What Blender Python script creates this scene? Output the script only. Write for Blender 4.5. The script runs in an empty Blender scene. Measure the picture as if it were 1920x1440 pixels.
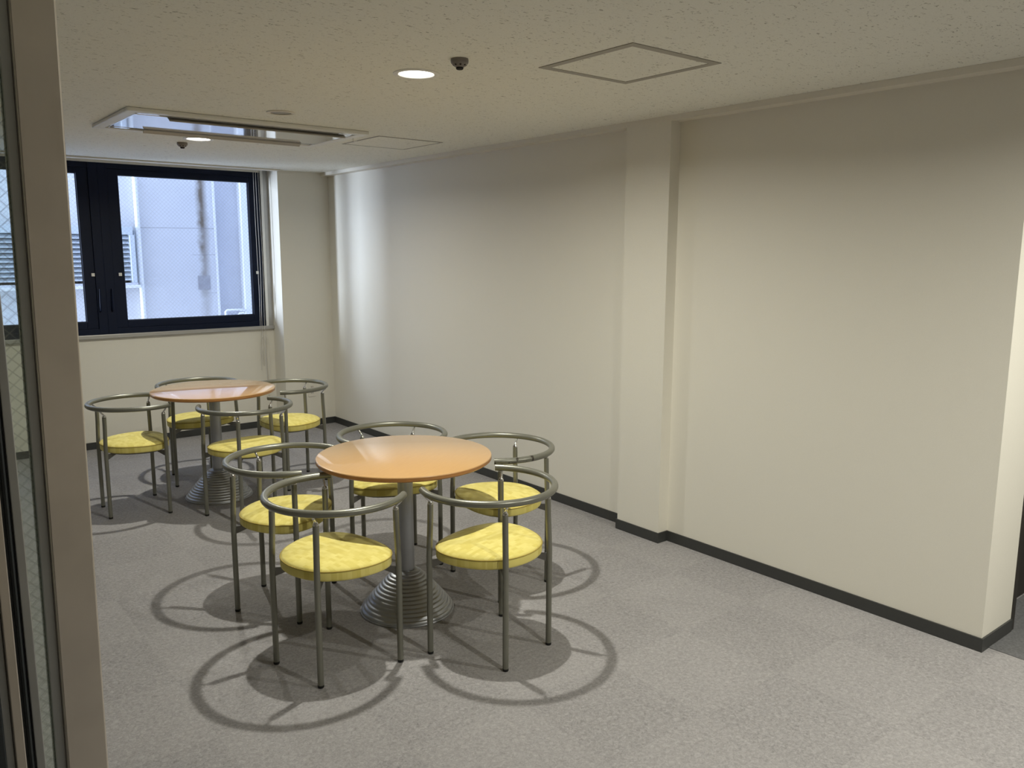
import bpy, bmesh, math, random
from math import sin, cos, pi, radians
from mathutils import Vector, Matrix

# ------------------------------------------------------------------ camera, sky, exposure
SC = bpy.context.scene
COL = SC.collection
H = 2.5                       # ceiling height
XR, YB, YW = 3.734, 7.597, 7.841   # right wall, front of corner column, window wall
XC = 3.215                    # left side of corner column
YE = 1.345                    # near end of right wall
DS = 0.082                    # depth of pilaster and soffit

cd = bpy.data.cameras.new('camera')
cam = bpy.data.objects.new('camera', cd)
COL.objects.link(cam)
cd.sensor_fit = 'HORIZONTAL'
cd.sensor_width = 36.0
cd.lens = 1530.56 / 1920 * 36.0
cd.clip_start = 0.02
pit, rol, yaw = radians(-9.186), radians(0.158), radians(-38.615)
fw = Vector((-sin(yaw) * cos(pit), cos(yaw) * cos(pit), sin(pit)))
rr = Vector((cos(yaw), sin(yaw), 0))
uu = rr.cross(fw)
r2 = rr * cos(rol) + uu * sin(rol)
u2 = uu * cos(rol) - rr * sin(rol)
M = Matrix((r2, u2, -fw)).transposed().to_4x4()
M.translation = Vector((0, 0, 1.742))
cam.matrix_world = M
SC.camera = cam

w = bpy.data.worlds.new('sky')
SC.world = w
w.use_nodes = True
bg = w.node_tree.nodes['Background']
bg.inputs[0].default_value = (0.63, 0.745, 1.0, 1)
bg.inputs[1].default_value = 2.55

SC.view_settings.view_transform = 'Standard'
SC.view_settings.look = 'None'
SC.view_settings.exposure = 0.0
SC.view_settings.gamma = 1.0
SC.view_settings.use_curve_mapping = False

LAMP_POWER = 34.0
LAMP_COLOR = (0.98, 0.965, 0.865)
LAMP_POS = [(1.975, 3.14), (1.925, 5.85), (1.98, 0.43), (3.65, -0.05)]

# daylight that comes down the alley from its open left end
al = bpy.data.lights.new('alley_daylight', 'AREA')
al.shape = 'RECTANGLE'
al.size, al.size_y = 0.9, 3.2
al.energy = 1150
al.color = (0.80, 0.87, 1.0)
ao = bpy.data.objects.new('alley_daylight', al)
COL.objects.link(ao)
ao.location = (-5.0, 10.0, 1.7)
ao.rotation_euler = (Vector((3.5, 7.3, 1.7)) - Vector((-5.0, 10.0, 1.7))).to_track_quat('-Z', 'Y').to_euler()


# ------------------------------------------------------------------ materials
def new_mat(name):
    m = bpy.data.materials.new(name)
    m.use_nodes = True
    nt = m.node_tree
    return m, nt, nt.nodes, nt.links, nt.nodes['Principled BSDF']


def simple(name, col, rough=0.5, metal=0.0, coat=0.0, spec=0.5, noise=0.0, nscale=40, bump=0.0):
    m, nt, N, L, b = new_mat(name)
    b.inputs['Roughness'].default_value = rough
    b.inputs['Metallic'].default_value = metal
    b.inputs['Coat Weight'].default_value = coat
    b.inputs['Coat Roughness'].default_value = 0.08
    b.inputs['Specular IOR Level'].default_value = spec
    tc = N.new('ShaderNodeTexCoord')
    nz = N.new('ShaderNodeTexNoise')
    nz.inputs['Scale'].default_value = nscale
    nz.inputs['Detail'].default_value = 3
    L.new(tc.outputs['Object'], nz.inputs['Vector'])
    rp = N.new('ShaderNodeMapRange')
    rp.inputs['To Min'].default_value = 1 - noise
    rp.inputs['To Max'].default_value = 1 + noise
    L.new(nz.outputs['Fac'], rp.inputs['Value'])
    mx = N.new('ShaderNodeVectorMath')
    mx.operation = 'SCALE'
    mx.inputs[0].default_value = col
    L.new(rp.outputs[0], mx.inputs['Scale'])
    L.new(mx.outputs[0], b.inputs['Base Color'])
    if bump > 0:
        bp = N.new('ShaderNodeBump')
        bp.inputs['Strength'].default_value = bump
        bp.inputs['Distance'].default_value = 0.002
        L.new(nz.outputs['Fac'], bp.inputs['Height'])
        L.new(bp.outputs[0], b.inputs['Normal'])
    return m


def math_node(N, L, op, a, b=None, c=None):
    n = N.new('ShaderNodeMath')
    n.operation = op
    for i, v in enumerate((a, b, c)):
        if v is None:
            continue
        if isinstance(v, (int, float)):
            n.inputs[i].default_value = v
        else:
            L.new(v, n.inputs[i])
    return n.outputs[0]


def mix_col(N, L, fac, a, b):
    n = N.new('ShaderNodeMix')
    n.data_type = 'RGBA'
    if isinstance(fac, (int, float)):
        n.inputs[0].default_value = fac
    else:
        L.new(fac, n.inputs[0])
    for i, v in ((6, a), (7, b)):
        if isinstance(v, tuple):
            n.inputs[i].default_value = (*v, 1)
        else:
            L.new(v, n.inputs[i])
    return n.outputs[2]


def wall_paper():
    m, nt, N, L, b = new_mat('wallpaper')
    b.inputs['Roughness'].default_value = 0.75
    tc = N.new('ShaderNodeTexCoord')
    mp = N.new('ShaderNodeMapping')
    mp.inputs['Scale'].default_value = (1, 1, 2.2)
    L.new(tc.outputs['Object'], mp.inputs['Vector'])
    n1 = N.new('ShaderNodeTexNoise')
    n1.inputs['Scale'].default_value = 260
    n1.inputs['Detail'].default_value = 4
    L.new(mp.outputs[0], n1.inputs['Vector'])
    n2 = N.new('ShaderNodeTexNoise')
    n2.inputs['Scale'].default_value = 1.6
    n2.inputs['Detail'].default_value = 4
    L.new(tc.outputs['Object'], n2.inputs['Vector'])
    c1 = mix_col(N, L, n1.outputs['Fac'], (0.72, 0.69, 0.605), (0.82, 0.79, 0.70))
    c2 = mix_col(N, L, math_node(N, L, 'MULTIPLY', n2.outputs['Fac'], 0.12), c1, (0.66, 0.61, 0.52))
    L.new(c2, b.inputs['Base Color'])
    bp = N.new('ShaderNodeBump')
    bp.inputs['Strength'].default_value = 0.25
    bp.inputs['Distance'].default_value = 0.0012
    L.new(n1.outputs['Fac'], bp.inputs['Height'])
    L.new(bp.outputs[0], b.inputs['Normal'])
    return m


def ceiling_board():
    m, nt, N, L, b = new_mat('acoustic_board')
    b.inputs['Roughness'].default_value = 0.9
    tc = N.new('ShaderNodeTexCoord')
    mp = N.new('ShaderNodeMapping')
    mp.inputs['Scale'].default_value = (1.0, 1.9, 1)
    L.new(tc.outputs['Object'], mp.inputs['Vector'])
    nz = N.new('ShaderNodeTexNoise')
    nz.inputs['Scale'].default_value = 42
    nz.inputs['Detail'].default_value = 3
    nz.inputs['Distortion'].default_value = 1.2
    L.new(mp.outputs[0], nz.inputs['Vector'])
    pits = N.new('ShaderNodeMapRange')
    pits.inputs['From Min'].default_value = 0.625
    pits.inputs['From Max'].default_value = 0.675
    L.new(nz.outputs['Fac'], pits.inputs['Value'])
    n3 = N.new('ShaderNodeTexNoise')
    n3.inputs['Scale'].default_value = 130
    n3.inputs['Detail'].default_value = 5
    L.new(tc.outputs['Object'], n3.inputs['Vector'])
    c = mix_col(N, L, n3.outputs['Fac'], (0.79, 0.78, 0.70), (0.91, 0.90, 0.82))
    c = mix_col(N, L, math_node(N, L, 'MULTIPLY', pits.outputs[0], 0.6), c, (0.24, 0.21, 0.16))
    L.new(c, b.inputs['Base Color'])
    hgt = math_node(N, L, 'SUBTRACT', math_node(N, L, 'MULTIPLY', n3.outputs['Fac'], 0.4), pits.outputs[0])
    bp = N.new('ShaderNodeBump')
    bp.inputs['Strength'].default_value = 0.5
    bp.inputs['Distance'].default_value = 0.003
    L.new(hgt, bp.inputs['Height'])
    L.new(bp.outputs[0], b.inputs['Normal'])
    return m


def carpet():
    m, nt, N, L, b = new_mat('carpet_tile')
    b.inputs['Roughness'].default_value = 0.95
    b.inputs['Specular IOR Level'].default_value = 0.15
    tc = N.new('ShaderNodeTexCoord')
    n1 = N.new('ShaderNodeTexNoise')
    n1.inputs['Scale'].default_value = 62
    n1.inputs['Detail'].default_value = 8
    n1.inputs['Roughness'].default_value = 0.92
    n1.inputs['Distortion'].default_value = 0.6
    L.new(tc.outputs['Object'], n1.inputs['Vector'])
    n2 = N.new('ShaderNodeTexNoise')
    n2.inputs['Scale'].default_value = 2.3
    n2.inputs['Detail'].default_value = 5
    L.new(tc.outputs['Object'], n2.inputs['Vector'])
    ck = N.new('ShaderNodeTexChecker')
    ck.inputs['Scale'].default_value = 2.0
    mp = N.new('ShaderNodeMapping')
    mp.inputs['Location'].default_value = (0.13, 0.21, 0.25)
    L.new(tc.outputs['Object'], mp.inputs['Vector'])
    L.new(mp.outputs[0], ck.inputs['Vector'])
    r = N.new('ShaderNodeMapRange')
    r.inputs['From Min'].default_value = 0.32
    r.inputs['From Max'].default_value = 0.68
    L.new(n1.outputs['Fac'], r.inputs['Value'])
    c = mix_col(N, L, r.outputs[0], (0.115, 0.110, 0.110), (0.45, 0.432, 0.43))
    k = math_node(N, L, 'MULTIPLY_ADD', ck.outputs['Fac'], 0.10, math_node(N, L, 'MULTIPLY', n2.outputs['Fac'], 0.22))
    c = mix_col(N, L, k, c, (0.47, 0.45, 0.44))
    L.new(c, b.inputs['Base Color'])
    bp = N.new('ShaderNodeBump')
    bp.inputs['Strength'].default_value = 0.6
    bp.inputs['Distance'].default_value = 0.004
    L.new(n1.outputs['Fac'], bp.inputs['Height'])
    L.new(bp.outputs[0], b.inputs['Normal'])
    return m


def wired_glass(name, pitch, tint, wire, wfac, haze=0.0):
    m, nt, N, L, b = new_mat(name)
    N.remove(b)
    out = [n for n in N if n.type == 'OUTPUT_MATERIAL'][0]
    tc = N.new('ShaderNodeTexCoord')
    sp = N.new('ShaderNodeSeparateXYZ')
    L.new(tc.outputs['Object'], sp.inputs[0])
    x, z = sp.outputs[0], sp.outputs[2]
    fs = []
    for op in ('ADD', 'SUBTRACT'):
        u = math_node(N, L, op, x, z)
        u = math_node(N, L, 'DIVIDE', u, pitch * 1.414)
        u = math_node(N, L, 'FRACT', u)
        u = math_node(N, L, 'LESS_THAN', u, 0.13)
        fs.append(u)
    ln = math_node(N, L, 'MULTIPLY', math_node(N, L, 'MAXIMUM', fs[0], fs[1]), wfac)
    tr = N.new('ShaderNodeBsdfTransparent')
    tr.inputs[0].default_value = (*tint, 1)
    gl = N.new('ShaderNodeBsdfGlossy')
    gl.inputs['Roughness'].default_value = 0.02
    fr = N.new('ShaderNodeFresnel')
    fr.inputs[0].default_value = 1.45
    mx = N.new('ShaderNodeMixShader')
    ge = N.new('ShaderNodeNewGeometry')
    L.new(math_node(N, L, 'MULTIPLY', fr.outputs[0], math_node(N, L, 'SUBTRACT', 1.0, ge.outputs['Backfacing'])), mx.inputs[0])
    L.new(tr.outputs[0], mx.inputs[1])
    L.new(gl.outputs[0], mx.inputs[2])
    df = N.new('ShaderNodeBsdfDiffuse')
    df.inputs[0].default_value = (*wire, 1)
    m2 = N.new('ShaderNodeMixShader')
    L.new(math_node(N, L, 'ADD', ln, haze), m2.inputs[0])
    L.new(mx.outputs[0], m2.inputs[1])
    L.new(df.outputs[0], m2.inputs[2])
    L.new(m2.outputs[0], out.inputs[0])
    return m


def seat_cloth():
    m, nt, N, L, b = new_mat('yellow_cloth')
    b.inputs['Roughness'].default_value = 0.85
    b.inputs['Specular IOR Level'].default_value = 0.25
    b.inputs['Sheen Weight'].default_value = 0.15
    tc = N.new('ShaderNodeTexCoord')
    bk = N.new('ShaderNodeTexBrick')
    bk.inputs['Scale'].default_value = 1.0
    bk.inputs['Brick Width'].default_value = 0.034
    bk.inputs['Row Height'].default_value = 0.017
    bk.inputs['Mortar Size'].default_value = 0.0
    bk.inputs['Color1'].default_value = (0.64, 0.54, 0.13, 1)
    bk.inputs['Color2'].default_value = (0.77, 0.68, 0.23, 1)
    L.new(tc.outputs['Object'], bk.inputs['Vector'])
    n1 = N.new('ShaderNodeTexNoise')
    n1.inputs['Scale'].default_value = 14
    n1.inputs['Detail'].default_value = 4
    L.new(tc.outputs['Object'], n1.inputs['Vector'])
    c = mix_col(N, L, math_node(N, L, 'MULTIPLY', n1.outputs['Fac'], 0.35), bk.outputs['Color'], (0.72, 0.585, 0.14))
    L.new(c, b.inputs['Base Color'])
    n2 = N.new('ShaderNodeTexNoise')
    n2.inputs['Scale'].default_value = 500
    L.new(tc.outputs['Object'], n2.inputs['Vector'])
    bp = N.new('ShaderNodeBump')
    bp.inputs['Strength'].default_value = 0.3
    bp.inputs['Distance'].default_value = 0.002
    L.new(n2.outputs['Fac'], bp.inputs['Height'])
    L.new(bp.outputs[0], b.inputs['Normal'])
    return m


def beech():
    m, nt, N, L, b = new_mat('beech_veneer')
    b.inputs['Roughness'].default_value = 0.28
    b.inputs['Coat Weight'].default_value = 1.0
    b.inputs['Coat Roughness'].default_value = 0.03
    tc = N.new('ShaderNodeTexCoord')
    mp = N.new('ShaderNodeMapping')
    mp.inputs['Scale'].default_value = (3, 60, 3)
    L.new(tc.outputs['Object'], mp.inputs['Vector'])
    n1 = N.new('ShaderNodeTexNoise')
    n1.inputs['Scale'].default_value = 3
    n1.inputs['Detail'].default_value = 5
    L.new(mp.outputs[0], n1.inputs['Vector'])
    n2 = N.new('ShaderNodeTexNoise')
    n2.inputs['Scale'].default_value = 5
    n2.inputs['Detail'].default_value = 3
    L.new(tc.outputs['Object'], n2.inputs['Vector'])
    c = mix_col(N, L, n1.outputs['Fac'], (0.50, 0.29, 0.115), (0.61, 0.375, 0.16))
    c = mix_col(N, L, math_node(N, L, 'MULTIPLY', n2.outputs['Fac'], 0.25), c, (0.56, 0.30, 0.11))
    L.new(c, b.inputs['Base Color'])
    return m


def brushed(name, col, rough, axis=2, amt=0.12):
    m, nt, N, L, b = new_mat(name)
    b.inputs['Metallic'].default_value = 1.0
    tc = N.new('ShaderNodeTexCoord')
    mp = N.new('ShaderNodeMapping')
    s = [120, 120, 120]
    s[axis] = 2
    mp.inputs['Scale'].default_value = s
    L.new(tc.outputs['Object'], mp.inputs['Vector'])
    n1 = N.new('ShaderNodeTexNoise')
    n1.inputs['Scale'].default_value = 2
    n1.inputs['Detail'].default_value = 4
    L.new(mp.outputs[0], n1.inputs['Vector'])
    r = N.new('ShaderNodeMapRange')
    r.inputs['To Min'].default_value = rough - amt
    r.inputs['To Max'].default_value = rough + amt
    L.new(n1.outputs['Fac'], r.inputs['Value'])
    L.new(r.outputs[0], b.inputs['Roughness'])
    n2 = N.new('ShaderNodeTexNoise')
    n2.inputs['Scale'].default_value = 9
    n2.inputs['Detail'].default_value = 3
    L.new(tc.outputs['Object'], n2.inputs['Vector'])
    c = mix_col(N, L, n2.outputs['Fac'], tuple(v * 0.82 for v in col), tuple(min(1, v * 1.12) for v in col))
    L.new(c, b.inputs['Base Color'])
    return m


def concrete_ext():
    m, nt, N, L, b = new_mat('painted_concrete')
    b.inputs['Roughness'].default_value = 0.8
    tc = N.new('ShaderNodeTexCoord')
    sp = N.new('ShaderNodeSeparateXYZ')
    L.new(tc.outputs['Object'], sp.inputs[0])
    x, z = sp.outputs[0], sp.outputs[2]
    n0 = N.new('ShaderNodeTexNoise')
    n0.inputs['Scale'].default_value = 1.3
    n0.inputs['Detail'].default_value = 6
    L.new(tc.outputs['Object'], n0.inputs['Vector'])
    base = mix_col(N, L, n0.outputs['Fac'], (0.60, 0.61, 0.64), (0.78, 0.79, 0.81))
    # rust streak that ran down from a leaking joint
    n1 = N.new('ShaderNodeTexNoise')
    n1.inputs['Scale'].default_value = 9
    n1.inputs['Detail'].default_value = 6
    L.new(tc.outputs['Object'], n1.inputs['Vector'])
    wob = math_node(N, L, 'MULTIPLY_ADD', n1.outputs['Fac'], 0.09, -0.045)
    dx = math_node(N, L, 'ABSOLUTE', math_node(N, L, 'ADD', math_node(N, L, 'SUBTRACT', x, 3.445), wob))
    mr = N.new('ShaderNodeMapRange')
    mr.inputs['From Min'].default_value = 0.085
    mr.inputs['From Max'].default_value = 0.01
    L.new(dx, mr.inputs['Value'])
    st = math_node(N, L, 'MULTIPLY', mr.outputs[0], math_node(N, L, 'MULTIPLY_ADD', n1.outputs['Fac'], 1.6, 0.1))
    zr = N.new('ShaderNodeMapRange')
    zr.inputs['From Min'].default_value = 0.9
    zr.inputs['From Max'].default_value = 2.1
    zr.inputs['To Min'].default_value = 0.3
    zr.inputs['To Max'].default_value = 1.0
    L.new(z, zr.inputs['Value'])
    st = math_node(N, L, 'MULTIPLY', st, zr.outputs[0])
    c = mix_col(N, L, st, base, (0.17, 0.135, 0.10))
    # hairline cracks / pour joints
    for zz, amp, th, x0, x1 in ((2.02, 0.03, 0.010, 2.68, 3.6), (1.70, 0.06, 0.007, 3.3, 3.6), (1.22, 0.04, 0.006, 3.4, 3.6)):
        wv = math_node(N, L, 'MULTIPLY_ADD', n0.outputs['Fac'], amp, zz - amp / 2)
        d = math_node(N, L, 'ABSOLUTE', math_node(N, L, 'SUBTRACT', z, wv))
        f = math_node(N, L, 'LESS_THAN', d, th / 2)
        f = math_node(N, L, 'MULTIPLY', f, math_node(N, L, 'GREATER_THAN', x, x0))
        f = math_node(N, L, 'MULTIPLY', f, math_node(N, L, 'LESS_THAN', x, x1))
        c = mix_col(N, L, math_node(N, L, 'MULTIPLY', f, 0.55), c, (0.22, 0.22, 0.25))
    L.new(c, b.inputs['Base Color'])
    return m


def emission(name, col, s):
    m, nt, N, L, b = new_mat(name)
    b.inputs['Base Color'].default_value = (0.9, 0.9, 0.9, 1)
    b.inputs['Emission Color'].default_value = (*col, 1)
    b.inputs['Emission Strength'].default_value = s
    return m


MT = {
    'wall': wall_paper(), 'ceil': ceiling_board(), 'carpet': carpet(),
    'base': simple('vinyl_baseboard', (0.042, 0.043, 0.041), 0.45, noise=0.1),
    'soffit': simple('painted_trim', (0.76, 0.72, 0.63), 0.6, noise=0.03, nscale=60),
    'tube': simple('grey_metallic_paint', (0.205, 0.203, 0.168), 0.34, metal=0.45, noise=0.06, nscale=25),
    'chrome': simple('chrome', (0.75, 0.75, 0.75), 0.12, metal=1.0),
    'rubber': simple('black_rubber', (0.008, 0.008, 0.008), 0.6),
    'cloth': seat_cloth(),
    'piping': simple('yellow_piping', (0.38, 0.29, 0.06), 0.8, noise=0.08),
    'bracket': simple('grey_bracket', (0.17, 0.165, 0.15), 0.4, metal=0.6),
    'beech': beech(),
    'edge': simple('beech_edge', (0.46, 0.21, 0.06), 0.35, coat=0.3, noise=0.12, nscale=30),
    'under': simple('dark_board', (0.16, 0.12, 0.08), 0.8, noise=0.1),
    'spun': brushed('spun_aluminium', (0.40, 0.41, 0.43), 0.42, 2, 0.06),
    'steel': brushed('stainless_steel', (0.74, 0.68, 0.60), 0.36, 2, 0.10),
    'steel2': brushed('dull_steel', (0.46, 0.47, 0.46), 0.42, 2, 0.08),
    'gasket': simple('black_gasket', (0.02, 0.025, 0.028), 0.5),
    'navy': simple('dark_navy_aluminium', (0.0035, 0.008, 0.026), 0.5, noise=0.1, spec=0.2),
    'alu': simple('satin_aluminium', (0.45, 0.44, 0.42), 0.4, metal=0.5),
    'white': simple('white_enamel', (0.80, 0.79, 0.75), 0.45, noise=0.02),
    'gloss': simple('glossy_white_plastic', (0.62, 0.62, 0.62), 0.07, coat=1.0, spec=1.0),
    'acgrey': simple('grey_white_plastic', (0.47, 0.44, 0.39), 0.4),
    'dark': simple('dark_slot', (0.012, 0.010, 0.010), 0.7),
    'seam': simple('grey_hatch_frame', (0.36, 0.335, 0.29), 0.5, metal=0.2),
    'smoke': simple('grey_plastic', (0.22, 0.195, 0.18), 0.45),
    'glow': emission('lamp_diffuser', (1.0, 0.95, 0.86), 9.0),
    'glass': wired_glass('wired_window_glass', 0.025, (0.93, 0.96, 0.99), (0.75, 0.80, 0.90), 0.12),
    'glass2': wired_glass('wired_door_glass', 0.013, (0.93, 0.97, 0.94), (0.72, 0.78, 0.72), 0.16, 0.12),
    'ext': concrete_ext(),
    'extwhite': simple('white_painted_metal', (0.86, 0.88, 0.88), 0.4, noise=0.04),
    'extgrey': simple('grey_render', (0.63, 0.65, 0.71), 0.8, noise=0.10, nscale=2),
    'louver': simple('pale_blue_louver_paint', (0.62, 0.68, 0.74), 0.45),
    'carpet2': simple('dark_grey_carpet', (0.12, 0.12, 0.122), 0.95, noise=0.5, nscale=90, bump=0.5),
    'rear': simple('taupe_lobby_wall', (0.56, 0.52, 0.46), 0.6, noise=0.08, nscale=4),
    'brown': simple('dark_brown_door_face', (0.022, 0.018, 0.014), 0.35, noise=0.15),
    'cord': simple('white_cord', (0.62, 0.60, 0.56), 0.7),
    'ground': simple('grey_asphalt', (0.25, 0.25, 0.26), 0.9, noise=0.2),
    'plate': simple('stained_cover_plate', (0.36, 0.36, 0.39), 0.7, noise=0.35, nscale=14),
}


# ------------------------------------------------------------------ mesh helpers
def obj(name, bm, mat, parent=None, smooth=False, bevel=0.0, seg=2):
    me = bpy.data.meshes.new(name)
    bmesh.ops.recalc_face_normals(bm, faces=bm.faces)
    bm.to_mesh(me)
    bm.free()
    o = bpy.data.objects.new(name, me)
    COL.objects.link(o)
    if isinstance(mat, (list, tuple)):
        for k in mat:
            me.materials.append(MT[k])
    else:
        me.materials.append(MT[mat])
    if smooth:
        for p in me.polygons:
            p.use_smooth = True
        md = o.modifiers.new('edges', 'EDGE_SPLIT')
        md.split_angle = radians(38)
    if bevel > 0:
        md = o.modifiers.new('bevel', 'BEVEL')
        md.width = bevel
        md.segments = seg
        md.limit_method = 'ANGLE'
    if parent:
        o.parent = parent
    return o


def bx(bm, x0, x1, y0, y1, z0, z1, mi=0):
    vs = [bm.verts.new(p) for p in ((x0, y0, z0), (x1, y0, z0), (x1, y1, z0), (x0, y1, z0),
                                    (x0, y0, z1), (x1, y0, z1), (x1, y1, z1), (x0, y1, z1))]
    for f in ((0, 3, 2, 1), (4, 5, 6, 7), (0, 1, 5, 4), (1, 2, 6, 5), (2, 3, 7, 6), (3, 0, 4, 7)):
        bm.faces.new([vs[i] for i in f]).material_index = mi
    return vs


def box(*a, mi=0):
    bm = bmesh.new()
    bx(bm, *a, mi=mi)
    return bm


def tube(bm, pts, rad, n=16, cap=True, closed=False):
    """sweep a circle along pts; rad is a number or list"""
    pts = [Vector(p) for p in pts]
    k = len(pts)
    rads = rad if isinstance(rad, (list, tuple)) else [rad] * k
    rings = []
    prev = None
    for i, p in enumerate(pts):
        if closed:
            t = (pts[(i + 1) % k] - pts[(i - 1) % k]).normalized()
        else:
            t = (pts[min(i + 1, k - 1)] - pts[max(i - 1, 0)]).normalized()
        if prev is None:
            a = Vector((0, 0, 1)) if abs(t.z) < 0.9 else Vector((1, 0, 0))
            u = (a - t * a.dot(t)).normalized()
        else:
            u = (prev - t * prev.dot(t)).normalized()
        prev = u
        v = t.cross(u)
        rings.append([bm.verts.new(p + (u * cos(2 * pi * j / n) + v * sin(2 * pi * j / n)) * rads[i]) for j in range(n)])
    m = k if closed else k - 1
    for i in range(m):
        a, b = rings[i], rings[(i + 1) % k]
        for j in range(n):
            bm.faces.new((a[j], a[(j + 1) % n], b[(j + 1) % n], b[j]))
    if cap and not closed:
        bm.faces.new(rings[0][::-1])
        bm.faces.new(rings[-1])
    return rings


def lathe(bm, prof, n=64, cx=0, cy=0, mi=0):
    """prof: list of (r, z); r==0 closes"""
    rings = []
    for r, z in prof:
        if r <= 1e-6:
            rings.append([bm.verts.new((cx, cy, z))])
        else:
            rings.append([bm.verts.new((cx + r * cos(2 * pi * j / n), cy + r * sin(2 * pi * j / n), z)) for j in range(n)])
    for a, b in zip(rings, rings[1:]):
        for j in range(n):
            if len(a) == 1 and len(b) == 1:
                continue
            if len(a) == 1:
                f = bm.faces.new((a[0], b[j], b[(j + 1) % n]))
            elif len(b) == 1:
                f = bm.faces.new((a[j], a[(j + 1) % n], b[0]))
            else:
                f = bm.faces.new((a[j], a[(j + 1) % n], b[(j + 1) % n], b[j]))
            f.material_index = mi
    return rings


def thing(name, label, cat, loc=(0, 0, 0), rz=0.0, group=None):
    o = bpy.data.objects.new(name, None)
    COL.objects.link(o)
    o.empty_display_size = 0.1
    o.location = loc
    o.rotation_euler = (0, 0, rz)
    o['label'] = label
    o['category'] = cat
    if group:
        o['group'] = group
    return o


def tag(o, label, cat, group=None):
    o['label'] = label
    o['category'] = cat
    if group:
        o['group'] = group
    return o


def struct(o, label=None):
    o['kind'] = 'structure'
    if label:
        o['label'] = label
    return o


def dup(root, loc, rz, label, group=None):
    r = root.copy()
    COL.objects.link(r)
    r.location = loc
    r.rotation_euler = (0, 0, rz)
    r['label'] = label
    if group:
        r['group'] = group
    for ch in list(root.children):
        c = ch.copy()
        COL.objects.link(c)
        c.parent = r
        for g in list(ch.children):
            d = g.copy()
            COL.objects.link(d)
            d.parent = c
    return r


# ------------------------------------------------------------------ room shell
X0, Y0, XE2 = -3.0, -2.6, 6.2     # left wall, rear wall, far right of corridor
WT = 0.316                        # thickness of the right wall
struct(obj('floor', box(X0 - .1, XE2 + .1, Y0 - .1, YW + .25, -0.1, 0), 'carpet'), 'grey speckled loop-pile carpet tile floor')

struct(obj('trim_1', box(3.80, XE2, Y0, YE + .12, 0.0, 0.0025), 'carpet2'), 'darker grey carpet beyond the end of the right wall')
# ceiling with openings for lamps is kept whole: fittings sit on its face
bm = bmesh.new()
bx(bm, X0 - .1, XE2 + .1, Y0 - .1, YB + 0.0, H, H + 0.1)
bx(bm, XC, XE2 + .1, YB, YW + .25, H, H + 0.1)
struct(obj('ceiling', bm, 'ceil'), 'off-white speckled acoustic board ceiling')
# blind pocket above the window
bm = bmesh.new()
bx(bm, X0 - .1, XC, YB, YW + .25, H + 0.10, H + 0.2)
struct(obj('trim_11', bm, 'soffit'), 'shallow blind pocket above the window')
# flat edging at the ceiling in front of the pocket
struct(obj('trim_2', box(X0, XC, YB - 0.09, YB, H - 0.012, H - 0.0005), 'soffit', bevel=0.002), 'pale edging strip of the ceiling before the window')

# right wall with pilaster and shallow soffit
bm = bmesh.new()
bx(bm, XR, XR + WT, YE, YW + .2, 0, H)
wr = struct(obj('wall_right', bm, 'wall'), 'long cream papered wall on the right')
struct(obj('trim_3', box(XR - DS, XR, 3.151, 3.491, 0, H - 0.03), 'wall'), 'cream papered pilaster on the right wall')
struct(obj('trim_4', box(XR - DS, XR, YE, YB, H - 0.03, H - 0.0005), 'soffit'), 'shallow soffit along the top of the right wall')
# corner column beside the window
struct(obj('trim_5', box(XC, XR, YB, YW + .2, 0, H), 'wall'), 'cream papered corner column right of the window')

# window wall
WZ0, WZ1 = 1.015, 2.49
WX0, WX1 = 0.215, 3.139
bm = bmesh.new()
bx(bm, X0, XC, YW, YW + .2, 0, WZ0 - 0.03)
bx(bm, X0, XC, YW, YW + .2, WZ1, H + 0.1)
bx(bm, X0, WX0, YW, YW + .2, WZ0 - 0.03, WZ1)
struct(obj('wall_back', bm, 'wall'), 'cream papered wall below and around the window')
bm = bmesh.new()
bx(bm, WX1, WX1 + 0.026, YW - 0.012, YW + .2, WZ0 - 0.03, WZ1 + 0.05)
struct(obj('trim_6', bm, 'white', bevel=0.002), 'white jamb strip right of the window')
struct(obj('trim_7', box(WX1 + 0.026, XC, YW - 0.004, YW + .2, WZ0 - 0.03, WZ1 + 0.05), 'alu'), 'grey jamb strip right of the window')
struct(obj('trim_8', box(WX0 - 0.02, XC - 0.002, YW - 0.03, YW + .2, WZ0 - 0.034, WZ0), 'alu', bevel=0.003), 'grey metal window sill')

struct(obj('wall_left', box(X0 - .1, X0, Y0, YW + .2, 0, H), 'wall'), 'cream wall on the far left')
struct(obj('wall_rear', box(X0 - .1, XE2, Y0 - .1, Y0, 0, H), 'rear'), 'taupe wall behind the viewpoint')
struct(obj('wall_corridor', box(XE2, XE2 + .1, Y0, YW, 0, H), 'rear'), 'taupe wall at the corridor end')

# baseboards
BH, BT = 0.063, 0.008


def baseboard(name, segs, label):
    bm = bmesh.new()
    for s in segs:
        bx(bm, s[0], s[1], s[2], s[3], 0.0, BH)
    struct(obj(name, bm, 'base'), label)


baseboard('baseboard_right', [(XR - BT, XR, YE - BT, 3.151 - BT), (XR - DS - BT, XR, 3.151 - BT, 3.151),
                              (XR - DS - BT, XR - DS, 3.151, 3.491 + BT), (XR - DS, XR, 3.491, 3.491 + BT),
                              (XR - BT, XR, 3.491 + BT, YB - BT), (XR, XR + WT, YE - BT, YE)],
          'dark grey vinyl skirting along the right wall')
baseboard('baseboard_back', [(X0, XC - BT, YW - BT, YW), (XC - BT, XC, YB - BT, YW), (XC, XR, YB - BT, YB)],
          'dark grey vinyl skirting along the window wall')
baseboard('baseboard_left', [(X0, X0 + BT, Y0, YW - BT)], 'dark grey vinyl skirting on the left wall')

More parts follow.
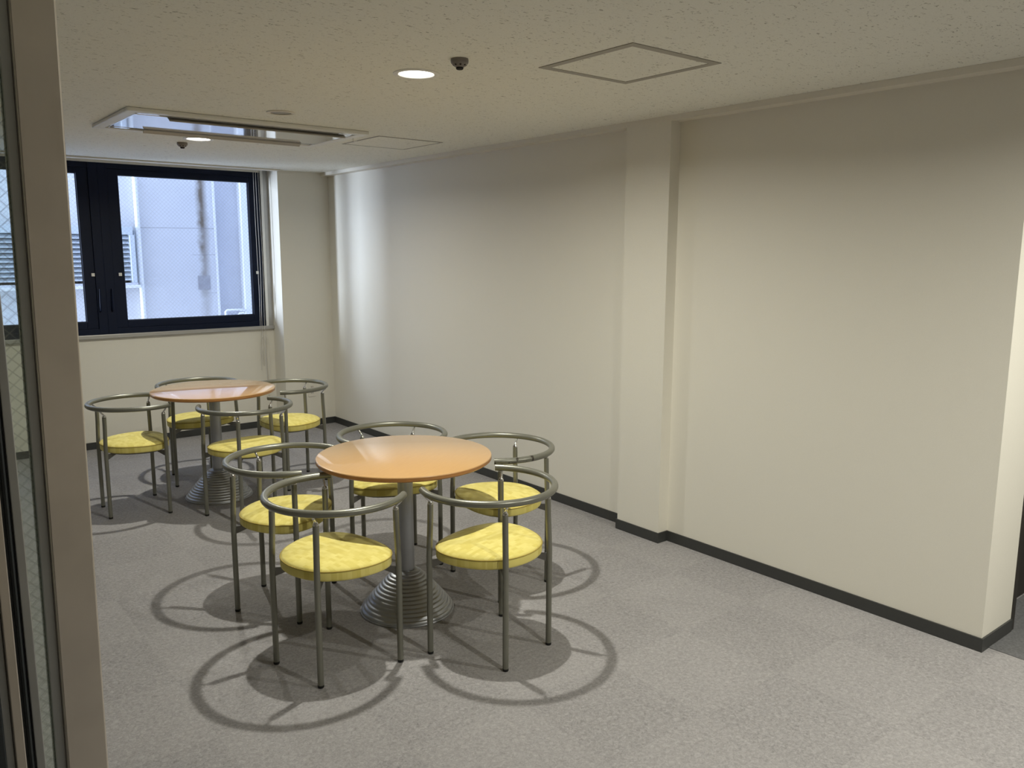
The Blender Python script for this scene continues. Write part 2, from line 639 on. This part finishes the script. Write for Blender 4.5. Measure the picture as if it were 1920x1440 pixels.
# dark doorway beyond the end of the right wall
bm = bmesh.new()
bx(bm, XR + WT, XR + WT + 0.035, YE - 0.004, 1.50, 0, 2.1)
struct(obj('trim_9', bm, 'brown'), 'dark door jamb at the end of the right wall')
d3 = struct(obj('door_3', box(XR + WT + 0.035, 5.0, 1.47, 1.51, 0.004, 2.1), 'brown', bevel=0.003), 'dark brown door beyond the right wall')
bm = bmesh.new()
tube(bm, [(4.9, 1.47, 1.0), (4.9, 1.42, 1.0), (4.8, 1.41, 1.0)], 0.009, 10)
obj('door_handle', bm, 'chrome', d3, smooth=True)
struct(obj('wall_partition', box(5.0, XE2, 1.47, 1.55, 0, H), 'wall'), 'cream wall beside the dark door')
struct(obj('trim_10', box(XR + WT, 5.0, 1.47, 1.55, 2.1, H), 'wall'), 'cream wall above the dark door')


# ------------------------------------------------------------------ windows
def frame_bm(x0, x1, z0, z1, l, r, t, b, y0, y1):
    bm = bmesh.new()
    bx(bm, x0, x0 + l, y0, y1, z0, z1)
    bx(bm, x1 - r, x1, y0, y1, z0, z1)
    bx(bm, x0 + l, x1 - r, y0, y1, z1 - t, z1)
    bx(bm, x0 + l, x1 - r, y0, y1, z0, z0 + b)
    return bm


def make_window(n, x0, x1, l, r, label):
    o = struct(thing('window_%d' % n, label, 'window', (x0, YW, WZ0)))
    del o['category']
    W, Hh = x1 - x0, WZ1 - WZ0
    obj('window_frame', frame_bm(0, W, 0, Hh, l * .45, r * .45, 0.045, 0.05, 0.0, 0.10), 'navy', o, bevel=0.002)
    obj('sash', frame_bm(l * .45, W - r * .45, 0.05, Hh - 0.045, l * .55, r * .55, 0.05, 0.063, 0.012, 0.07), 'navy', o, bevel=0.003)
    obj('pane', box(l - .004, W - r + .004, 0.038, 0.046, 0.109, Hh - 0.091), 'glass', o)
    bm = frame_bm(l, W - r, 0.113, Hh - 0.095, .006, .006, .006, .006, 0.03, 0.038)
    obj('glazing_gasket', bm, 'gasket', o)
    for hx in ((0.042, W - 0.056) if n != 2 else (0.125 * .33 + 0.0, W - 0.056)):
        bm = bmesh.new()
        tube(bm, [(hx, 0.012, 0.20), (hx, -0.018, 0.21), (hx, -0.026, 0.25), (hx + .004, -0.022, 0.40)], [0.008, 0.008, 0.009, 0.007], 10)
        obj('sash_handle', bm, 'navy', o, smooth=True)
    for hx in (l * .78, W - r * .55):
        obj('latch_tab', box(hx - .013, hx + .013, 0.002, 0.013, 0.508, 0.536), 'white', o, bevel=0.002)
    return o


make_window(1, 0.05 + .165, 1.705, 0.165, 0.165, 'dark navy framed window sash behind the steel door post')
make_window(2, 1.705, WX1, 0.165, 0.109, 'dark navy framed window sash at the right, facing a stained wall')
# blind: headrail in the pocket and the cords that hang from it
c = thing('window_blind', 'slim grey blind headrail above the window with thin pale cords hanging past the sill', 'blind', (0, 0, 0))
obj('headrail', box(0.3, 3.18, YW - .075, YW - .025, H + 0.045, H + 0.095), 'alu', c, bevel=0.003)
for (cx, cy), za, zb in [((3.062, YW - .045), 2.56, 0.58), ((3.085, YW - .045), 2.56, 0.66), ((3.108, YW - .05), 2.56, 0.40)]:
    bm = bmesh.new()
    pts = []
    for i in range(22):
        t = i / 21
        pts.append((cx + 0.006 * sin(t * 9 + cx * 50) * t, cy + 0.004 * cos(t * 7), za + (zb - za) * t))
    tube(bm, pts, 0.0022, 6)
    obj('cord', bm, 'cord', c, smooth=True)
for (cx, z0, z1) in ((3.085, 0.92, 0.62), (3.12, 0.93, 0.42)):
    bm = bmesh.new()
    pts = [(cx + 0.018 * sin(pi * 2 * i / 24), YW - .046, (z0 + z1) / 2 + (z0 - z1) / 2 * cos(2 * pi * i / 24)) for i in range(24)]
    tube(bm, pts, 0.0018, 6, closed=True)
    obj('cord', bm, 'cord', c, smooth=True)
bm = bmesh.new()
lathe(bm, [(0, 0.40), (0.006, 0.395), (0.008, 0.365), (0, 0.36)], 12, 3.108, YW - .05)
obj('cord_tassel', bm, 'cord', c, smooth=True)

# wall socket on the corner column
s = thing('wall_socket', 'small pale wall socket plate low on the corner column', 'socket', (3.486, YB, 0.367))
obj('socket_plate', box(-0.04, 0.04, -0.007, 0, -0.07, 0.07), 'soffit', s, bevel=0.003)
for dz in (-0.03, 0.03):
    for dx in (-0.010, 0.006):
        obj('socket_slot', box(dx, dx + .004, -0.0085, -0.006, dz - .008, dz + .008), 'dark', s)

# ------------------------------------------------------------------ glazed entrance in front of the viewpoint
TILT = radians(0.66)
dr = struct(thing('door_1', 'stainless steel framed wired glass door at the left edge', 'door', (0.224, 1.30, 0)))
del dr['category']
dr.rotation_euler = (0, TILT, 0)
# stile: right edge at local +.0, width .057
st = obj('door_stile', box(-0.0555, 0.0, 0.0, 0.062, 0.006, H - 0.02), 'steel', dr, bevel=0.0025, seg=3)
bm = bmesh.new()
bx(bm, -0.0675, -0.0560, 0.012, 0.024, 0.05, H - 0.06)
bx(bm, -0.0675, -0.0560, 0.036, 0.048, 0.05, H - 0.06)
obj('glazing_bead', bm, 'steel2', dr)
obj('door_glass', box(-0.95, -0.058, 0.027, 0.033, 0.05, H - 0.06), 'glass2', dr)
obj('bottom_rail', box(-0.95, -0.0557, 0.004, 0.058, 0.006, 0.10), 'steel', dr, bevel=0.002)
obj('top_rail', box(-0.95, -0.0557, 0.004, 0.058, H - 0.09, H - 0.02), 'steel', dr, bevel=0.002)

# nearer jamb with gasket, left
jb = struct(thing('door_2', 'narrow stainless door frame with black gasket nearest the viewpoint', 'door', (0, 1.0, 0)))
del jb['category']
obj('frame_face', box(0.1075, 0.1165, 0.0, 0.03, 0, H - 0.02), 'steel2', jb, bevel=0.001)
bm = bmesh.new()
bx(bm, 0.0985, 0.1074, 0.004, 0.026, 0, H - 0.02)
tube(bm, [(0.1035, 0.003, 0), (0.1035, 0.003, H - .03)], 0.0028, 8)
obj('gasket', bm, 'gasket', jb)
obj('frame_edge', box(0.0885, 0.0984, 0.0, 0.03, 0, H - 0.02), 'steel', jb, bevel=0.001)
obj('frame_return', box(0.0795, 0.0884, 0.01, 0.03, 0, H - 0.02), 'steel2', jb, bevel=0.001)
obj('frame_post', box(0.02, 0.0794, 0.0, 0.04, 0, H - 0.02), 'gasket', jb, bevel=0.001)
obj('header', box(-0.9, 0.018, 0.0, 0.04, H - 0.10, H - 0.02), 'steel', jb, bevel=0.001)


# ------------------------------------------------------------------ chairs
Q = dict(fx=0.2425, fy=0.1758, bx=0.1514, by=-0.1758, R=0.2916, z=0.7357, yo=0.0488)
LEGTOP = 0.686
TR = 0.0128


def catmull(P, n=8):
    out = []
    k = len(P)
    for i in range(k):
        p0, p1, p2, p3 = (Vector(P[(i + j - 1) % k]) for j in range(4))
        for s_ in range(n):
            t = s_ / n
            out.append(0.5 * ((2 * p1) + (-p0 + p2) * t + (2 * p0 - 5 * p1 + 4 * p2 - p3) * t * t + (-p0 + 3 * p1 - 3 * p2 + p3) * t ** 3))
    return out


half = [(0.0, 0.232), (0.10, 0.224), (0.175, 0.196), (0.226, 0.145), (0.243, 0.075), (0.232, -0.005), (0.192, -0.09), (0.115, -0.160)]
outline = half + [(0.0, -0.186)] + [(-x, y) for x, y in reversed(half[1:])]
OUT = catmull([Vector((x, y)) for x, y in outline], 6)
ZT = 0.486


def seat_bm():
    bm = bmesh.new()
    cen = Vector((0, 0.03))
    lay = [(0.955, ZT - 0.052), (0.995, ZT - 0.047), (1.0, ZT - 0.040), (1.0, ZT - 0.016), (0.985, ZT - 0.006), (0.95, ZT), (0.80, ZT + 0.006), (0.55, ZT + 0.010), (0.25, ZT + 0.012)]
    rings = []
    for s_, z in lay:
        rings.append([bm.verts.new((*(cen + (p - cen) * s_), z)) for p in OUT])
    n = len(OUT)
    bm.faces.new(rings[0][::-1])
    for a, b in zip(rings, rings[1:]):
        for j in range(n):
            bm.faces.new((a[j], a[(j + 1) % n], b[(j + 1) % n], b[j]))
    c = bm.verts.new((*cen, ZT + 0.0125))
    for j in range(n):
        bm.faces.new((rings[-1][j], rings[-1][(j + 1) % n], c))
    return bm


def make_chair(label):
    t = thing('cafe_chair', label, 'chair', group='tubular chairs around the two tables')
    st = obj('seat', seat_bm(), 'cloth', t, smooth=True)
    st.modifiers.clear()
    bm = bmesh.new()
    cen = Vector((0, 0.03))
    tube(bm, [(*(cen + (p - cen) * 0.997), ZT - 0.0095) for p in OUT], 0.0032, 6, closed=True)
    obj('piping', bm, 'piping', st, smooth=True)
    # rail: an open ring
    bm = bmesh.new()
    pts = []
    a0, a1 = radians(34), radians(-214)
    for i in range(73):
        a = a0 + (a1 - a0) * i / 72
        pts.append((Q['R'] * cos(a), Q['yo'] + Q['R'] * sin(a), Q['z']))
    tube(bm, pts, 0.0155, 18)
    obj('arm_rail', bm, 'tube', t, smooth=True)
    # seat frame: cross bars and a flat ring under the cushion
    bm = bmesh.new()
    zf = ZT - 0.058
    ring = [(*(cen + (p - cen) * 0.80), zf - 0.003) for p in OUT]
    tube(bm, ring, 0.006, 6, closed=True)
    for x, y in ((Q['fx'], Q['fy']), (-Q['fx'], Q['fy']), (Q['bx'], Q['by']), (-Q['bx'], Q['by'])):
        d = Vector((0 - x, 0.03 - y, 0)).normalized()
        nrm = Vector((-d.y, d.x, 0)) * 0.003
        p = Vector((x, y, 0)) + d * 0.008
        q = p + d * 0.115
        for sgn in (1,):
            v = [p + nrm + Vector((0, 0, zf + .004)), q + nrm + Vector((0, 0, zf + .004)), p + nrm + Vector((0, 0, zf - 0.034)),
                 p - nrm + Vector((0, 0, zf + .004)), q - nrm + Vector((0, 0, zf + .004)), p - nrm + Vector((0, 0, zf - 0.034))]
            vs = [bm.verts.new(k) for k in v]
            for f in ((0, 1, 2), (3, 5, 4), (0, 3, 4, 1), (1, 4, 5, 2), (2, 5, 3, 0)):
                bm.faces.new([vs[i] for i in f])
    obj('seat_frame', bm, 'bracket', t)
    for x, y in ((Q['fx'], Q['fy']), (-Q['fx'], Q['fy']), (Q['bx'], Q['by']), (-Q['bx'], Q['by'])):
        rad = Vector((x, y - Q['yo'], 0))
        rl = rad.normalized()
        base = Vector((x, y, 0))
        lean = -rl * 0.008
        bm = bmesh.new()
        tube(bm, [base + Vector((0, 0, 0.012)), base + Vector((0, 0, 0.44)), base + Vector((0, 0, 0.50)) + lean * .25,
                  base + Vector((0, 0, 0.60)) + lean * .8, base + Vector((0, 0, LEGTOP - 0.006)) + lean], TR, 16)
        lg = obj('leg', bm, 'tube', t, smooth=True)
        bm = bmesh.new()
        lathe(bm, [(0, 0), (0.0115, 0), (0.0132, 0.003), (0.0132, 0.012), (0, 0.012)], 16, x, y)
        obj('foot_cap', bm, 'rubber', lg, smooth=True)
        # chrome dome and bent rod up to the rail
        top = base + lean
        bm = bmesh.new()
        lathe(bm, [(0.0127, LEGTOP - 0.008), (0.0120, LEGTOP - 0.001), (0.0085, LEGTOP + 0.006), (0, LEGTOP + 0.008)], 16, top.x, top.y)
        end = Vector((0, Q['yo'], 0)) + rl * Q['R']
        zz = LEGTOP
        ps = []
        for i in range(9):
            u = i / 8
            sm = u * u * (3 - 2 * u)
            ps.append(Vector((top.x + (end.x - top.x) * sm, top.y + (end.y - top.y) * sm, zz + 0.001 + (Q['z'] - 0.012 - zz) * u)))
        tube(bm, ps, 0.0052, 10)
        obj('rail_bracket', bm, 'chrome', lg, smooth=True)
    return t


CH = [
    ('nearest yellow-seated tubular chair at the front table, left of the table foot', 1.452, 3.060, 0.210),
    ('yellow-seated tubular chair at the front table, in front and right of the table foot', 2.090, 2.721, 1.787),
    ('yellow-seated tubular chair at the left of the front table, rail against the tabletop', 1.539, 3.766, -0.797),
    ('yellow-seated tubular chair at the front table, next to the right wall, with worn scuffed rail', 2.575, 3.291, 3.051),
    ('yellow-seated tubular chair mostly hidden behind the front tabletop', 2.272, 3.933, -1.971),
    ('leftmost yellow-seated tubular chair, at the back table beside the steel post', 1.347, 5.822, -0.065),
    ('yellow-seated tubular chair behind the back table, under the window', 1.969, 6.364, -1.536),
    ('yellow-seated tubular chair in front of the back table, between the two tables', 1.933, 5.196, 1.633),
    ('yellow-seated tubular chair in the far right corner, right of the back table', 2.514, 5.816, 3.176),
]


def scuffed_tube():
    m = MT['tube'].copy()
    m.name = 'scuffed_grey_paint'
    N, L = m.node_tree.nodes, m.node_tree.links
    b = N['Principled BSDF']
    src = b.inputs['Base Color'].links[0].from_socket
    tc = N.new('ShaderNodeTexCoord')
    sp = N.new('ShaderNodeSeparateXYZ')
    L.new(tc.outputs['Object'], sp.inputs[0])
    nz = N.new('ShaderNodeTexNoise')
    nz.inputs['Scale'].default_value = 38
    nz.inputs['Detail'].default_value = 4
    L.new(tc.outputs['Object'], nz.inputs['Vector'])
    f = math_node(N, L, 'GREATER_THAN', nz.outputs['Fac'], 0.56)
    f = math_node(N, L, 'MULTIPLY', f, math_node(N, L, 'LESS_THAN', sp.outputs[0], -0.20))
    f = math_node(N, L, 'MULTIPLY', f, math_node(N, L, 'GREATER_THAN', sp.outputs[1], 0.02))
    f = math_node(N, L, 'MULTIPLY', f, 0.85)
    L.new(mix_col(N, L, f, src, (0.035, 0.027, 0.02)), b.inputs['Base Color'])
    return m


proto = None
for lab, x, y, th in CH:
    rz = th - pi / 2
    if proto is None:
        proto = make_chair(lab)
        proto.location = (x, y, 0)
        proto.rotation_euler = (0, 0, rz)
    else:
        cp = dup(proto, (x, y, 0), rz, lab)
        if 'scuffed' in lab:
            for ch in cp.children:
                if ch.name.startswith('arm_rail'):
                    ch.data = ch.data.copy()
                    ch.data.materials[0] = scuffed_tube()


# ------------------------------------------------------------------ tables
def make_table(label):
    t = thing('round_table', label, 'table', group='round pedestal tables')
    TH = 0.782
    bm = bmesh.new()
    R = 0.418
    lathe(bm, [(0, TH), (R - 0.006, TH), (R - 0.002, TH - 0.0015), (R, TH - 0.005)], 96)
    top = obj('tabletop', bm, 'beech', t, smooth=True)
    bm = bmesh.new()
    lathe(bm, [(R, TH - 0.005), (R, TH - 0.019), (R - 0.010, TH - 0.026), (R - 0.03, TH - 0.030)], 96)
    obj('table_edge', bm, 'edge', top, smooth=True)
    bm = bmesh.new()
    lathe(bm, [(R - 0.03, TH - 0.030), (0.0, TH - 0.030)], 96)
    obj('underside', bm, 'under', top)
    bm = bmesh.new()
    lathe(bm, [(0, TH - 0.0305), (0.13, TH - 0.0305), (0.13, TH - 0.036), (0.045, TH - 0.05), (0, TH - 0.05)], 32)
    obj('top_flange', bm, 'gasket', t, smooth=True)
    bm = bmesh.new()
    lathe(bm, [(0, 0.17), (0.0385, 0.17), (0.0365, TH - 0.051), (0, TH - 0.051)], 40)
    obj('column', bm, 'spun', t, smooth=True)
    # stepped spun foot
    prof = [(0, 0.205)]
    n = 13
    prof.append((0.047, 0.205))
    for i in range(n):
        u0, u1 = i / n, (i + 1) / n
        f = lambda u: 0.052 + (0.226 - 0.052) * (u ** 0.92)
        g = lambda u: 0.200 - 0.192 * u ** 1.08
        r0, r1, z0, z1 = f(u0), f(u1), g(u0), g(u1)
        prof += [(r0 + (r1 - r0) * .06, z0 - (z0 - z1) * .0), (r0 + (r1 - r0) * .52, z0 - (z0 - z1) * .12), (r0 + (r1 - r0) * .88, z0 - (z0 - z1) * .42), (r1 - (r1 - r0) * .0, z1 + (z0 - z1) * .05)]
    prof += [(0.229, 0.008), (0.231, 0.004), (0.229, 0.0), (0, 0.0)]
    bm = bmesh.new()
    lathe(bm, prof, 96)
    obj('ringed_foot', bm, 'spun', t, smooth=True)
    return t


tb = make_table('round beech-topped pedestal table in front, on a ringed metal foot')
tb.location = (1.981, 3.306, 0)
tb.rotation_euler = (0, 0, 0.5)
dup(tb, (1.905, 5.767, 0), 0.2, 'round beech-topped pedestal table at the back, reflecting the window')

# ------------------------------------------------------------------ ceiling fittings
ROW = {0: 'recessed round downlight above the front table', 1: 'recessed round downlight above the back table, beyond the air conditioner',
       2: 'recessed round downlight near the viewer end of the room',
       3: 'recessed round downlight in front of the near end of the right wall'}
dl = None
for i, (lx, ly) in enumerate(LAMP_POS):
    if dl is None:
        dl = thing('downlight', ROW[i], 'ceiling light', (lx, ly, H), group='recessed ceiling downlights')
        bm = bmesh.new()
        lathe(bm, [(0.100, 0), (0.099, -0.004), (0.090, -0.007), (0.078, -0.005), (0.074, -0.0006), (0.100, 0)], 48)
        obj('trim_ring', bm, 'white', dl, smooth=True)
        bm = bmesh.new()
        lathe(bm, [(0.0745, -0.0015), (0.05, -0.0030), (0, -0.0035)], 48)
        obj('diffuser', bm, 'glow', dl, smooth=True)
    else:
        dup(dl, (lx, ly, H), 0, ROW[i])
    ld = bpy.data.lights.new('downlight_lamp', 'AREA')
    ld.shape = 'DISK'
    ld.size = 0.055
    ld.energy = LAMP_POWER * (1.0, 0.82, 0.96, 1.6)[i]
    ld.color = LAMP_COLOR
    ld.spread = radians(165)
    lo = bpy.data.objects.new('downlight_lamp', ld)
    COL.objects.link(lo)
    lo.location = (lx, ly, H - 0.008)


def smoke(label, x, y):
    t = thing('smoke_detector', label, 'detector', (x, y, H), group='ceiling heat and smoke detectors')
    bm = bmesh.new()
    lathe(bm, [(0, 0), (0.034, 0), (0.0355, -0.004), (0.0355, -0.013), (0.0335, -0.018), (0.0165, -0.032), (0.0, -0.032)], 40)
    obj('housing', bm, 'smoke', t, smooth=True)
    bm = bmesh.new()
    lathe(bm, [(0.0, -0.031), (0.0145, -0.031), (0.015, -0.038), (0.011, -0.041), (0, -0.041)], 28)
    obj('sensor_cap', bm, 'dark', t, smooth=True)
    bm = bmesh.new()
    for k in range(8):
        a = 2 * pi * k / 8 + 0.3
        c0 = Vector((cos(a) * 0.0255, sin(a) * 0.0255, -0.0246))
        nn = Vector((cos(a) * .65, sin(a) * .65, -.76)).normalized()
        tube(bm, [c0 - nn * 0.002, c0 + nn * 0.0009], 0.0042, 12)
    obj('vent_hole', bm, 'dark', t)
    return t


sd = smoke('grey dome smoke detector beside the front downlight', 1.965, 2.80)
dup(sd, (1.90, 6.125, H), 0.4, 'dark dome detector beside the far downlight, near the window')

t = thing('ceiling_speaker', 'small round flush ceiling cover in front of the air conditioner', 'ceiling fitting', (1.926, 4.463, H))
bm = bmesh.new()
lathe(bm, [(0.078, 0), (0.077, -0.006), (0.066, -0.008), (0.055, -0.004), (0.078, 0)], 40)
obj('bezel', bm, 'soffit', t, smooth=True)
bm = bmesh.new()
lathe(bm, [(0.057, -0.002), (0.0, -0.004)], 40)
obj('grille', bm, 'seam', t, smooth=True)


def hatch(label, x0, x1, y0, y1, wdt):
    t = thing('access_hatch', label, 'hatch', ((x0 + x1) / 2, (y0 + y1) / 2, H), group='ceiling access hatches')
    a, b = (x1 - x0) / 2, (y1 - y0) / 2
    bm = bmesh.new()
    for s_ in (((-a, a, -b, -b + wdt)), ((-a, a, b - wdt, b)), ((-a, -a + wdt, -b + wdt, b - wdt)), ((a - wdt, a, -b + wdt, b - wdt))):
        bx(bm, *s_, -0.003, 0)
    obj('hatch_frame', bm, 'seam', t)
    obj('hatch_panel', box(-a + wdt + .002, a - wdt - .002, -b + wdt + .002, b - wdt - .002, -0.002, 0.0), 'ceil', t)


hatch('square ceiling access hatch with a broad grey frame, nearest the right wall', 2.305, 2.824, 2.183, 2.715, 0.036)
hatch('square ceiling access hatch with a thin grey frame, right of the air conditioner', 2.802, 3.312, 4.93, 5.455, 0.014)

# air conditioner cassette
AX0, AX1, AY0, AY1 = 1.213, 2.657, 4.795, 5.62
t = thing('air_conditioner', 'long ceiling air conditioner cassette with glossy white panel and two open flaps', 'air conditioner', ((AX0 + AX1) / 2, (AY0 + AY1) / 2, H))
a, b = (AX1 - AX0) / 2, (AY1 - AY0) / 2
bm = bmesh.new()
for s_ in ((-a, a, -b, -b + .06), (-a, a, b - .06, b), (-a, -a + .06, -b + .06, b - .06), (a - .06, a, -b + .06, b - .06)):
    bx(bm, *s_, -0.022, 0)
obj('panel_frame', bm, 'white', t, bevel=0.006, seg=3)
obj('slot_backing', box(-a + .06, a - .06, -b + .06, b - .06, -0.004, 0.0), 'dark', t)
obj('intake_panel', box(-a + .065, a - .065, -b + .115, b - .16, -0.020, -0.005), 'gloss', t, bevel=0.004)
for sy, lab in ((-1, 'front'), (1, 'rear')):
    # fixed lip around the outlet
    y1_ = sy * (b - .075)
    for xa, xb in ((-a + .075, -a + .19), (a - .16, a - .075)):
        obj('outlet_lip', box(xa, xb, min(y1_, y1_ - sy * .05), max(y1_, y1_ - sy * .05), -0.018, -0.005), 'gloss', t, bevel=0.002)
    # flap: hinged near the middle, dropping outward
    bm = bmesh.new()
    L0, L1 = -a + (.235 if sy < 0 else .26), a - (.13 if sy < 0 else .16)
    hy, hz = sy * (b - (.105 if sy < 0 else .150)), -0.020
    prof = [(0, 0), (0.014, -0.007), (0.026, -0.014), (0.032, -0.021)] if sy < 0 else [(0, 0), (0.012, -0.005), (0.022, -0.010), (0.028, -0.015)]
    vs = []
    for xx in (L0, L1):
        row = []
        for dy, dz in prof:
            row.append(bm.verts.new((xx, hy + sy * dy, hz + dz)))
        for dy, dz in reversed(prof):
            row.append(bm.verts.new((xx, hy + sy * (dy - .001), hz + dz - 0.006)))
        vs.append(row)
    k = len(vs[0])
    for j in range(k):
        bm.faces.new((vs[0][j], vs[0][(j + 1) % k], vs[1][(j + 1) % k], vs[1][j]))
    bm.faces.new(vs[0][::-1])
    bm.faces.new(vs[1])
    obj('louver_flap', bm, 'acgrey', t, bevel=0.001)
bm = bmesh.new()
tube(bm, [(0, 0, 0), (0, 0, -0.016), (0.012, 0, -0.022), (0.026, 0, -0.016)], 0.0035, 8)
o = tag(obj('ceiling_hook', bm, 'white', smooth=True), 'tiny white hook on the ceiling beside the thin-framed hatch', 'hook')
o.location = (2.73, 5.15, H)

# ------------------------------------------------------------------ outside the window
YO = 10.5
struct(obj('ground', box(-14, 9, YW + .25, 16, -3.3, -3.2), 'ground'), 'alley floor outside')
bm = bmesh.new()
bx(bm, -4.2, 3.6, YO, YO + 3, -3.2, 6.4)
nb = thing('neighbouring_building', 'pale rust-streaked concrete building across the alley outside the window', 'building', (0, 0, 0))
obj('facade', bm, 'ext', nb)
obj('recessed_wall', box(3.6, 5.2, YO + .10, YO + 3, -3.2, 6.4), 'extgrey', nb)
obj('corner_pillar', box(3.93, 5.2, YO - .04, YO + .10, -3.2, 6.4), 'extwhite', nb)
obj('corner_bead', box(3.585, 3.61, YO - .012, YO, -3.2, 6.4), 'extwhite', nb)
obj('cover_plate', box(3.352, 3.50, YO - .008, YO, 1.265, 1.44), 'plate', nb)
t = thing('wall_louver', 'pale slatted louver vent on the building outside, left of the white drainpipe', 'vent', (0, YO, 0))
bm = bmesh.new()
bx(bm, 0.55, 2.60, -0.10, 0, 1.93, 2.02)
bx(bm, 2.56, 2.615, -0.10, 0, 1.37, 1.93)
bx(bm, 2.625, 2.64, -0.03, 0, 1.37, 1.98)
bx(bm, 0.55, 0.60, -0.10, 0, 1.37, 1.93)
obj('louver_frame', bm, 'louver', t, bevel=0.004)
bm = bmesh.new()
ns = 10
for i in range(ns):
    z = 1.40 + i * 0.053
    vs = [bm.verts.new(p) for p in ((0.60, -0.09, z), (2.56, -0.09, z), (2.56, -0.02, z + 0.040), (0.60, -0.02, z + 0.040),
                                    (0.60, -0.09, z + .008), (2.56, -0.09, z + .008), (2.56, -0.02, z + 0.048), (0.60, -0.02, z + 0.048))]
    for f in ((0, 3, 2, 1), (4, 5, 6, 7), (0, 1, 5, 4), (1, 2, 6, 5), (2, 3, 7, 6), (3, 0, 4, 7)):
        bm.faces.new([vs[k] for k in f])
obj('slats', bm, 'louver', t)
obj('louver_back', box(0.60, 2.56, -0.012, -0.002, 1.37, 1.93), 'dark', t)
obj('ledge', box(0.5, 2.64, -0.13, 0, 1.31, 1.345), 'extwhite', t, bevel=0.003)
obj('ledge_shadow_gap', box(0.52, 2.62, -0.11, 0, 1.345, 1.37), 'extgrey', t)

bm = bmesh.new()
tube(bm, [(2.672, YO - 0.045, -3.2), (2.672, YO - 0.045, 6.3)], 0.028, 16)
pp = tag(obj('drainpipe', bm, 'extwhite', smooth=True), 'white vertical drainpipe on the building outside the window', 'pipe')
bm = bmesh.new()
tube(bm, [(3.64, YO - .1, 0.80), (3.64, YO - .1, 0.985), (3.66, YO - .1, 1.0), (3.85, YO - .1, 1.0), (3.875, YO - .1, 0.985), (3.875, YO + .09, 0.985)], 0.014, 12)
tube(bm, [(3.80, YO - .1, 0.80), (3.80, YO - .1, 0.93), (3.82, YO - .1, 0.955), (3.875, YO - .1, 0.955)], 0.014, 12)
tube(bm, [(3.64, YO - .1, 0.80), (3.64, YO, 0.80)], 0.012, 10)
tube(bm, [(3.80, YO - .1, 0.80), (3.64, YO - .1, 0.80)], 0.012, 10)
tag(obj('pipe_bracket', bm, 'extwhite', smooth=True), 'bent white pipework at the lower right corner of the window view', 'pipe')
# outer face of our own building
bm = bmesh.new()
bx(bm, -9, 9, YW + .2, YW + .25, -3.2, 0.9)
bx(bm, -9, 9, YW + .2, YW + .25, 2.75, 6.4)
bx(bm, -9, WX0 - .05, YW + .2, YW + .25, 0.9, 2.75)
bx(bm, WX1 + .03, 9, YW + .2, YW + .25, 0.9, 2.75)
struct(obj('wall_outer', bm, 'extgrey'), 'outer skin of this building')
